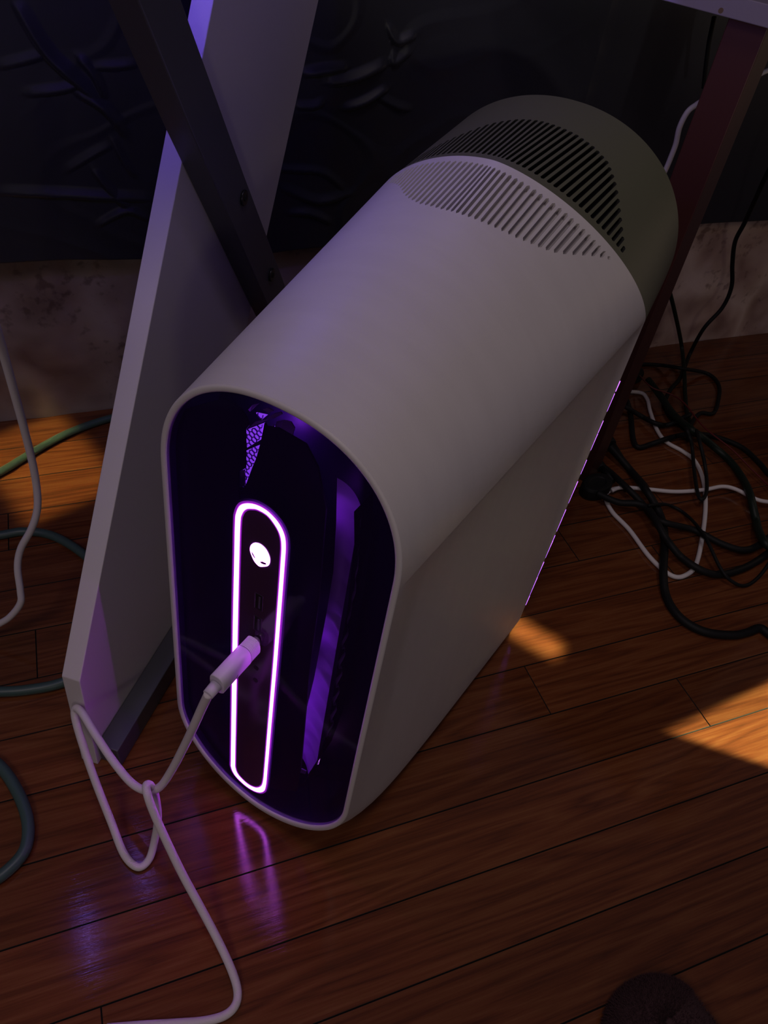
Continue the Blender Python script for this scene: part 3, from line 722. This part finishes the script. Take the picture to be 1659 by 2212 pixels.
GRID = {}
def settle(P, r):
    """lift a cable over the ones already lying there; returns the dense centre line"""
    D, _ = catmull(P, 10); n = len(D)
    D = [Vector((p.x, p.y, max(p.z, r+.0005))) for p in D]
    for _pass in range(3):
        need = [0.0]*n
        for i, p in enumerate(D):
            cx_, cy_ = int(p.x//.02), int(p.y//.02)
            for a in (-1, 0, 1):
                for b in (-1, 0, 1):
                    for q, rq in GRID.get((cx_+a, cy_+b), ()):
                        h = math.hypot(p.x-q.x, p.y-q.y); R_ = r+rq+.0006
                        if h < R_ and abs(p.z-q.z) < R_:
                            need[i] = max(need[i], q.z+math.sqrt(max(R_*R_-h*h, 0))-p.z)
        if max(need) < 1e-4: break
        lift = [0.0]*n
        for i in range(n):
            if need[i] > 0:
                for k in range(max(0, i-9), min(n, i+10)):
                    f = .5+.5*math.cos(PI*abs(k-i)/10); lift[k] = max(lift[k], need[i]*(1 if abs(k-i) < 2 else f))
        D = [p+Vector(((CAM.x-p.x)/(CAM.z-p.z)*l, (CAM.y-p.y)/(CAM.z-p.z)*l, l)) for p, l in zip(D, lift)]
    for i in range(n-1):
        for k in range(4):
            q = D[i].lerp(D[i+1], k/4); GRID.setdefault((int(q.x//.02), int(q.y//.02)), []).append((q, r))
    return D
def px_cable(name, pts, r, m, label, zoff=None, group=None, cat='cable', sides=10):
    P = []
    for p in pts:
        if len(p) == 3 and p[2] is not None: P.append(at(p[0], p[1], p[2]))
        elif len(p) == 4: P.append(aty(p[0], p[1], p[3]))
        else: P.append(at(p[0], p[1], r+.0005 if zoff is None else zoff))
    o = tube_mesh(name, settle(P, r), r, m, None, sides, 1)
    return sets(o, label, cat, group)
px_cable('white_cable', [(-60, 560, .50), (-25, 660, .44), (2, 745, .38), (30, 845, .32), (57, 945, .26), (76, 1030, .21), (81, 1095, .175), (68, 1142, .15), (45, 1185, .125), (38, 1225, .105), (44, 1275, .08), (44, 1303, .065), (22, 1332, .045), (-6, 1350, .03), (-50, 1375, .01)], .0037, M_wcable, 'thick white cable dangling in front of the wall at the left edge')
px_cable('green_cable', [(-80, 1060), (0, 1020), (50, 990), (100, 960), (160, 930), (240, 903), (330, 885), (420, 890)], .0055, M_hose, 'grey-green cable running straight across the warm lit floor by the wall')
px_cable('green_cable', [(-60, 1165), (0, 1156), (55, 1148), (115, 1158), (180, 1197), (235, 1255), (262, 1330), (240, 1400), (190, 1445), (130, 1476), (60, 1490), (0, 1494), (-60, 1492)], .0056, M_hose, 'teal-grey cable loop passing behind the slanted white board')
px_cable('green_cable', [(-60, 1610), (0, 1655), (35, 1705), (57, 1760), (60, 1810), (45, 1850), (0, 1893), (-50, 1920)], .0056, M_hose, 'teal-grey cable arc at the lower left edge')
# hanging cables right
px_cable('black_cable', [(1700, 300, None, .52), (1659, 372, None, .54), (1632, 430, None, .56), (1608, 482, None, .58), (1588, 522, None, .59), (1582, 570, None, .60), (1580, 620, None, .60), (1560, 665, None, .60), (1520, 710, None, .60), (1490, 765, .010), (1470, 815), (1448, 842), (1437, 870), (1447, 900), (1475, 922), (1500, 935)], .0036, M_bcable, 'black cable hanging before the wall and bending to the floor, right of the tower')
px_cable('green_black_cable', [(1425, 560, None, .58), (1445, 625, None, .59), (1460, 685, None, .60), (1472, 745, .030), (1478, 800, .012), (1480, 850), (1484, 890), (1500, 940)], .0036, M_gcable, 'dark green-black cable coming straight down behind the dark hood')
px_cable('black_cable', [(1330, 800), (1370, 788), (1420, 788), (1480, 797), (1530, 808), (1553, 833), (1551, 868), (1540, 893), (1512, 893), (1492, 918), (1486, 950)], .0034, M_bcable, 'thin black cable making a squared bend near the wall')
px_cable('white_cable', [(1310, 843, .03), (1342, 846, .012), (1382, 848), (1398, 862), (1405, 890), (1420, 930), (1440, 955), (1475, 975), (1500, 995), (1517, 1030), (1524, 1080), (1520, 1140), (1505, 1215), (1482, 1242), (1450, 1243), (1405, 1205), (1360, 1145), (1322, 1105), (1308, 1072), (1322, 1058), (1345, 1053)], .0033, M_wcable, 'white cable wandering down the floor into a wide open loop behind the tower')
px_cable('white_cable', [(1322, 1060, .010), (1345, 1053, .010), (1400, 1057, .010), (1460, 1062, .010), (1520, 1058, .010), (1560, 1051, .010), (1590, 1057, .010), (1630, 1077, .012), (1659, 1084, .014), (1710, 1085, .014)], .0031, M_wcable, 'white cable lying level across the black cables towards the right edge')
px_cable('black_cable', [(1335, 830), (1350, 856), (1362, 892), (1368, 948), (1380, 966), (1410, 958), (1450, 945), (1490, 938), (1540, 942), (1600, 965), (1640, 1000), (1659, 1022), (1700, 1060)], .0042, M_bcable, 'black cable turning a corner close to the tower and running to the right edge')
px_cable('black_cable', [(1310, 860), (1340, 872), (1370, 890), (1410, 912), (1440, 918), (1470, 905), (1490, 895)], .0040, M_bcable, 'short dark cable span between the tower and the cable crossing')
px_cable('power_cable', [(1318, 965, .02), (1340, 990, .014), (1365, 1020), (1395, 1058), (1425, 1110), (1436, 1160), (1433, 1235), (1440, 1290), (1470, 1335), (1520, 1364), (1580, 1372), (1615, 1366), (1640, 1357), (1659, 1368), (1700, 1400)], .0056, M_bcable, 'thick black power cable curving lowest across the floor to the right edge')
px_cable('black_cable', [(1270, 995, .012), (1305, 1010, .012), (1345, 1045, .012), (1385, 1085, .012), (1410, 1115, .012), (1440, 1130, .012), (1500, 1145, .012), (1560, 1175, .012), (1610, 1188, .012), (1650, 1170, .012), (1690, 1135, .012)], .0048, M_bcable, 'black cable sagging to the right edge above the lowest black curve')
px_cable('black_cable', [(1290, 1065, .016), (1335, 1085, .016), (1395, 1095, .016), (1440, 1165, .014), (1480, 1210, .010), (1540, 1240, .008), (1600, 1230, .008), (1655, 1198, .008), (1710, 1150, .008)], .0050, M_bcable, 'black cable swinging in a wide curve through the white loop')
px_cable('thin_black_cable', [(1400, 1092, .006), (1440, 1090, .004), (1480, 1110, .004), (1520, 1155, .004), (1555, 1225, .016), (1580, 1255, .010), (1610, 1265, .004), (1640, 1245, .004), (1670, 1205, .016)], .0024, M_bcable, 'thin black cable drooping under the wide black curve')
px_cable('green_black_cable', [(1400, 820, .02), (1430, 860, .018), (1455, 895, .018), (1490, 925, .018), (1530, 955, .014), (1580, 1000, .012), (1615, 1055, .010), (1630, 1110, .008), (1640, 1150, .010), (1660, 1180, .014), (1700, 1195, .014)], .0058, M_gcable, 'thick dark cable with a green sheen arching to the right edge')
px_cable('thin_black_cable', [(1482, 925, .022), (1494, 960, .02), (1500, 1020, .018), (1508, 1068, .018), (1518, 1078, .018), (1527, 1055, .018), (1522, 1000, .018), (1505, 930, .020)], .0028, M_bcable, 'narrow hairpin loop of thin black cable')
px_cable('red_wire', [(1368, 795, .01), (1385, 815, .012), (1410, 838, .012), (1450, 852, .020), (1480, 873, .026), (1520, 922, .026), (1580, 970, .022), (1620, 1010, .016), (1665, 1055, .012), (1700, 1100, .012)], .0013, M_rcable, 'thin dark red wire crossing the bundle of black cables', sides=8)
px_cable('white_cable', [(1530, 210, None, .47), (1506, 225, None, .47), (1485, 242, None, .47), (1468, 275, None, .47), (1460, 310, None, .47), (1451, 335, None, .47), (1438, 366, None, .47), (1420, 400, None, .47)], .0033, M_wcable, 'white cable lit violet-blue, hanging between the dark hood and the red leg')
px_cable('thin_black_cable', [(1543, 36, None, .56), (1538, 60, None, .56), (1531, 95, None, .56), (1524, 150, None, .56), (1520, 190, None, .56)], .0028, M_bcable, 'thin black cable hanging from the pale table edge beside the red leg')
px_cable('white_cable', [(1625, 172, None, .50), (1642, 160, None, .50), (1665, 150, None, .50), (1700, 140, None, .50)], .0030, M_wcable, 'short white cable end at the right edge beside the red leg')

# plugs and adapter behind the tower
def puck(name, c, r, h, m, label, stretch=(1, 1), rz=0):
    o = empty(name, (c.x, c.y, .0004), rz); V = []; F = []; n = 28
    prof = [(0, .0), (.92, .0), (1, .12), (1, .8), (.9, 1), (.55, 1.0), (.5, .93), (0, .93)]
    for rr, zz in prof:
        for i in range(n): a = 2*PI*i/n; V.append((r*rr*math.cos(a)*stretch[0], r*rr*math.sin(a)*stretch[1], h*zz))
    for j in range(len(prof)-1):
        for i in range(n): F.append((j*n+i, j*n+(i+1) % n, (j+1)*n+(i+1) % n, (j+1)*n+i))
    b = mesh('body', V, F, m, o, smooth=True); bevel(b, .0005)
    sets(o, label, 'adapter'); return o
pk = puck('power_adapter', at(1283, 1062, 0), .0225, .020, M_bcable, 'round black adapter lying on the floor behind the tower', (1.25, .85), .3)
cyl('cable_neck', (.020, .004, .010), (.034, .010, .009), .0052, M_bcable, pk, 16, .0036)
pk = puck('power_adapter', at(1362, 818, 0), .022, .018, M_bcable, 'small black adapter on the floor nearest the wall', (1.0, .8), .2)
cyl('cable_neck', (.016, .006, .009), (.030, .012, .008), .0048, M_bcable, pk, 16, .0032)
pg = empty('power_plug', at(1318, 965, 0)+Vector((0, 0, .0004))); sets(pg, 'black moulded plug at the head of the thick black power cable', 'plug')
a, b = at(1295, 930, .014)-pg.location, at(1340, 990, .012)-pg.location
cyl('body', a, a+(b-a)*.55, .0125, M_bcable, pg, 8, .011, bev=.002); cyl('strain_relief', a+(b-a)*.55, b, .0085, M_bcable, pg, 16, .006)
pg = empty('power_plug', at(1300, 1010, 0)+Vector((0, 0, .0004))); sets(pg, 'small black plug beside the round black adapter', 'plug')
a, b = at(1278, 985, .010)-pg.location, at(1325, 1040, .010)-pg.location
cyl('body', a, a+(b-a)*.5, .009, M_bcable, pg, 8, .008, bev=.0015); cyl('strain_relief', a+(b-a)*.5, b, .006, M_bcable, pg, 16, .0045)

# ------------------------------------------------------------------ fuzzy slipper toe at the lower edge
M_slip = mat('slipper_fleece', (.05, .020, .025), .95)
sl = empty('slipper', at(1405, 2230, 0)); sets(sl, 'toe of a fuzzy dark mauve slipper at the bottom edge of the floor', 'slipper')
V = []; F = []; nu, nv_ = 40, 20
ax = Vector((.25, -.97, 0)).normalized(); ay = Vector((.97, .25, 0))
def slp(u, v, k=0.0):
    a = 2*PI*u; ph = PI/2*v
    rx, ry, rz = .048, .036, .040
    fx = math.cos(a)*math.cos(ph); fy = math.sin(a)*math.cos(ph)
    lx = fx*(rx+k); ly = fy*(ry+k) if fy < 0 else fy*(.16+k); z = (math.sin(ph)**.8)*(rz+k)
    return ay*lx-ax*(-ly)*1+Vector((0, 0, z+.001))
for j in range(nv_+1):
    for i in range(nu): V.append(slp(i/nu, j/nv_))
for j in range(nv_):
    for i in range(nu): F.append((j*nu+i, j*nu+(i+1) % nu, (j+1)*nu+(i+1) % nu, (j+1)*nu+i))
mesh('upper', V, F, M_slip, sl, smooth=True)
V = []; F = []; rf = random.Random(5)
for q in range(16000):
    u, v = rf.random(), rf.random()**1.3*.95+.01; p = slp(u, v); nrm = (slp(u, v, .01)-p).normalized()
    d = (nrm+Vector((rf.uniform(-.8, .8), rf.uniform(-.8, .8), rf.uniform(-.5, .5)))).normalized()*rf.uniform(.002, .0045)
    s = d.orthogonal().normalized()*.0003; k = len(V); V += [p-s, p+s, p+d]; F.append((k, k+1, k+2))
o = mesh('fleece', V, F, M_slip, sl); sets(o, kind='stuff')
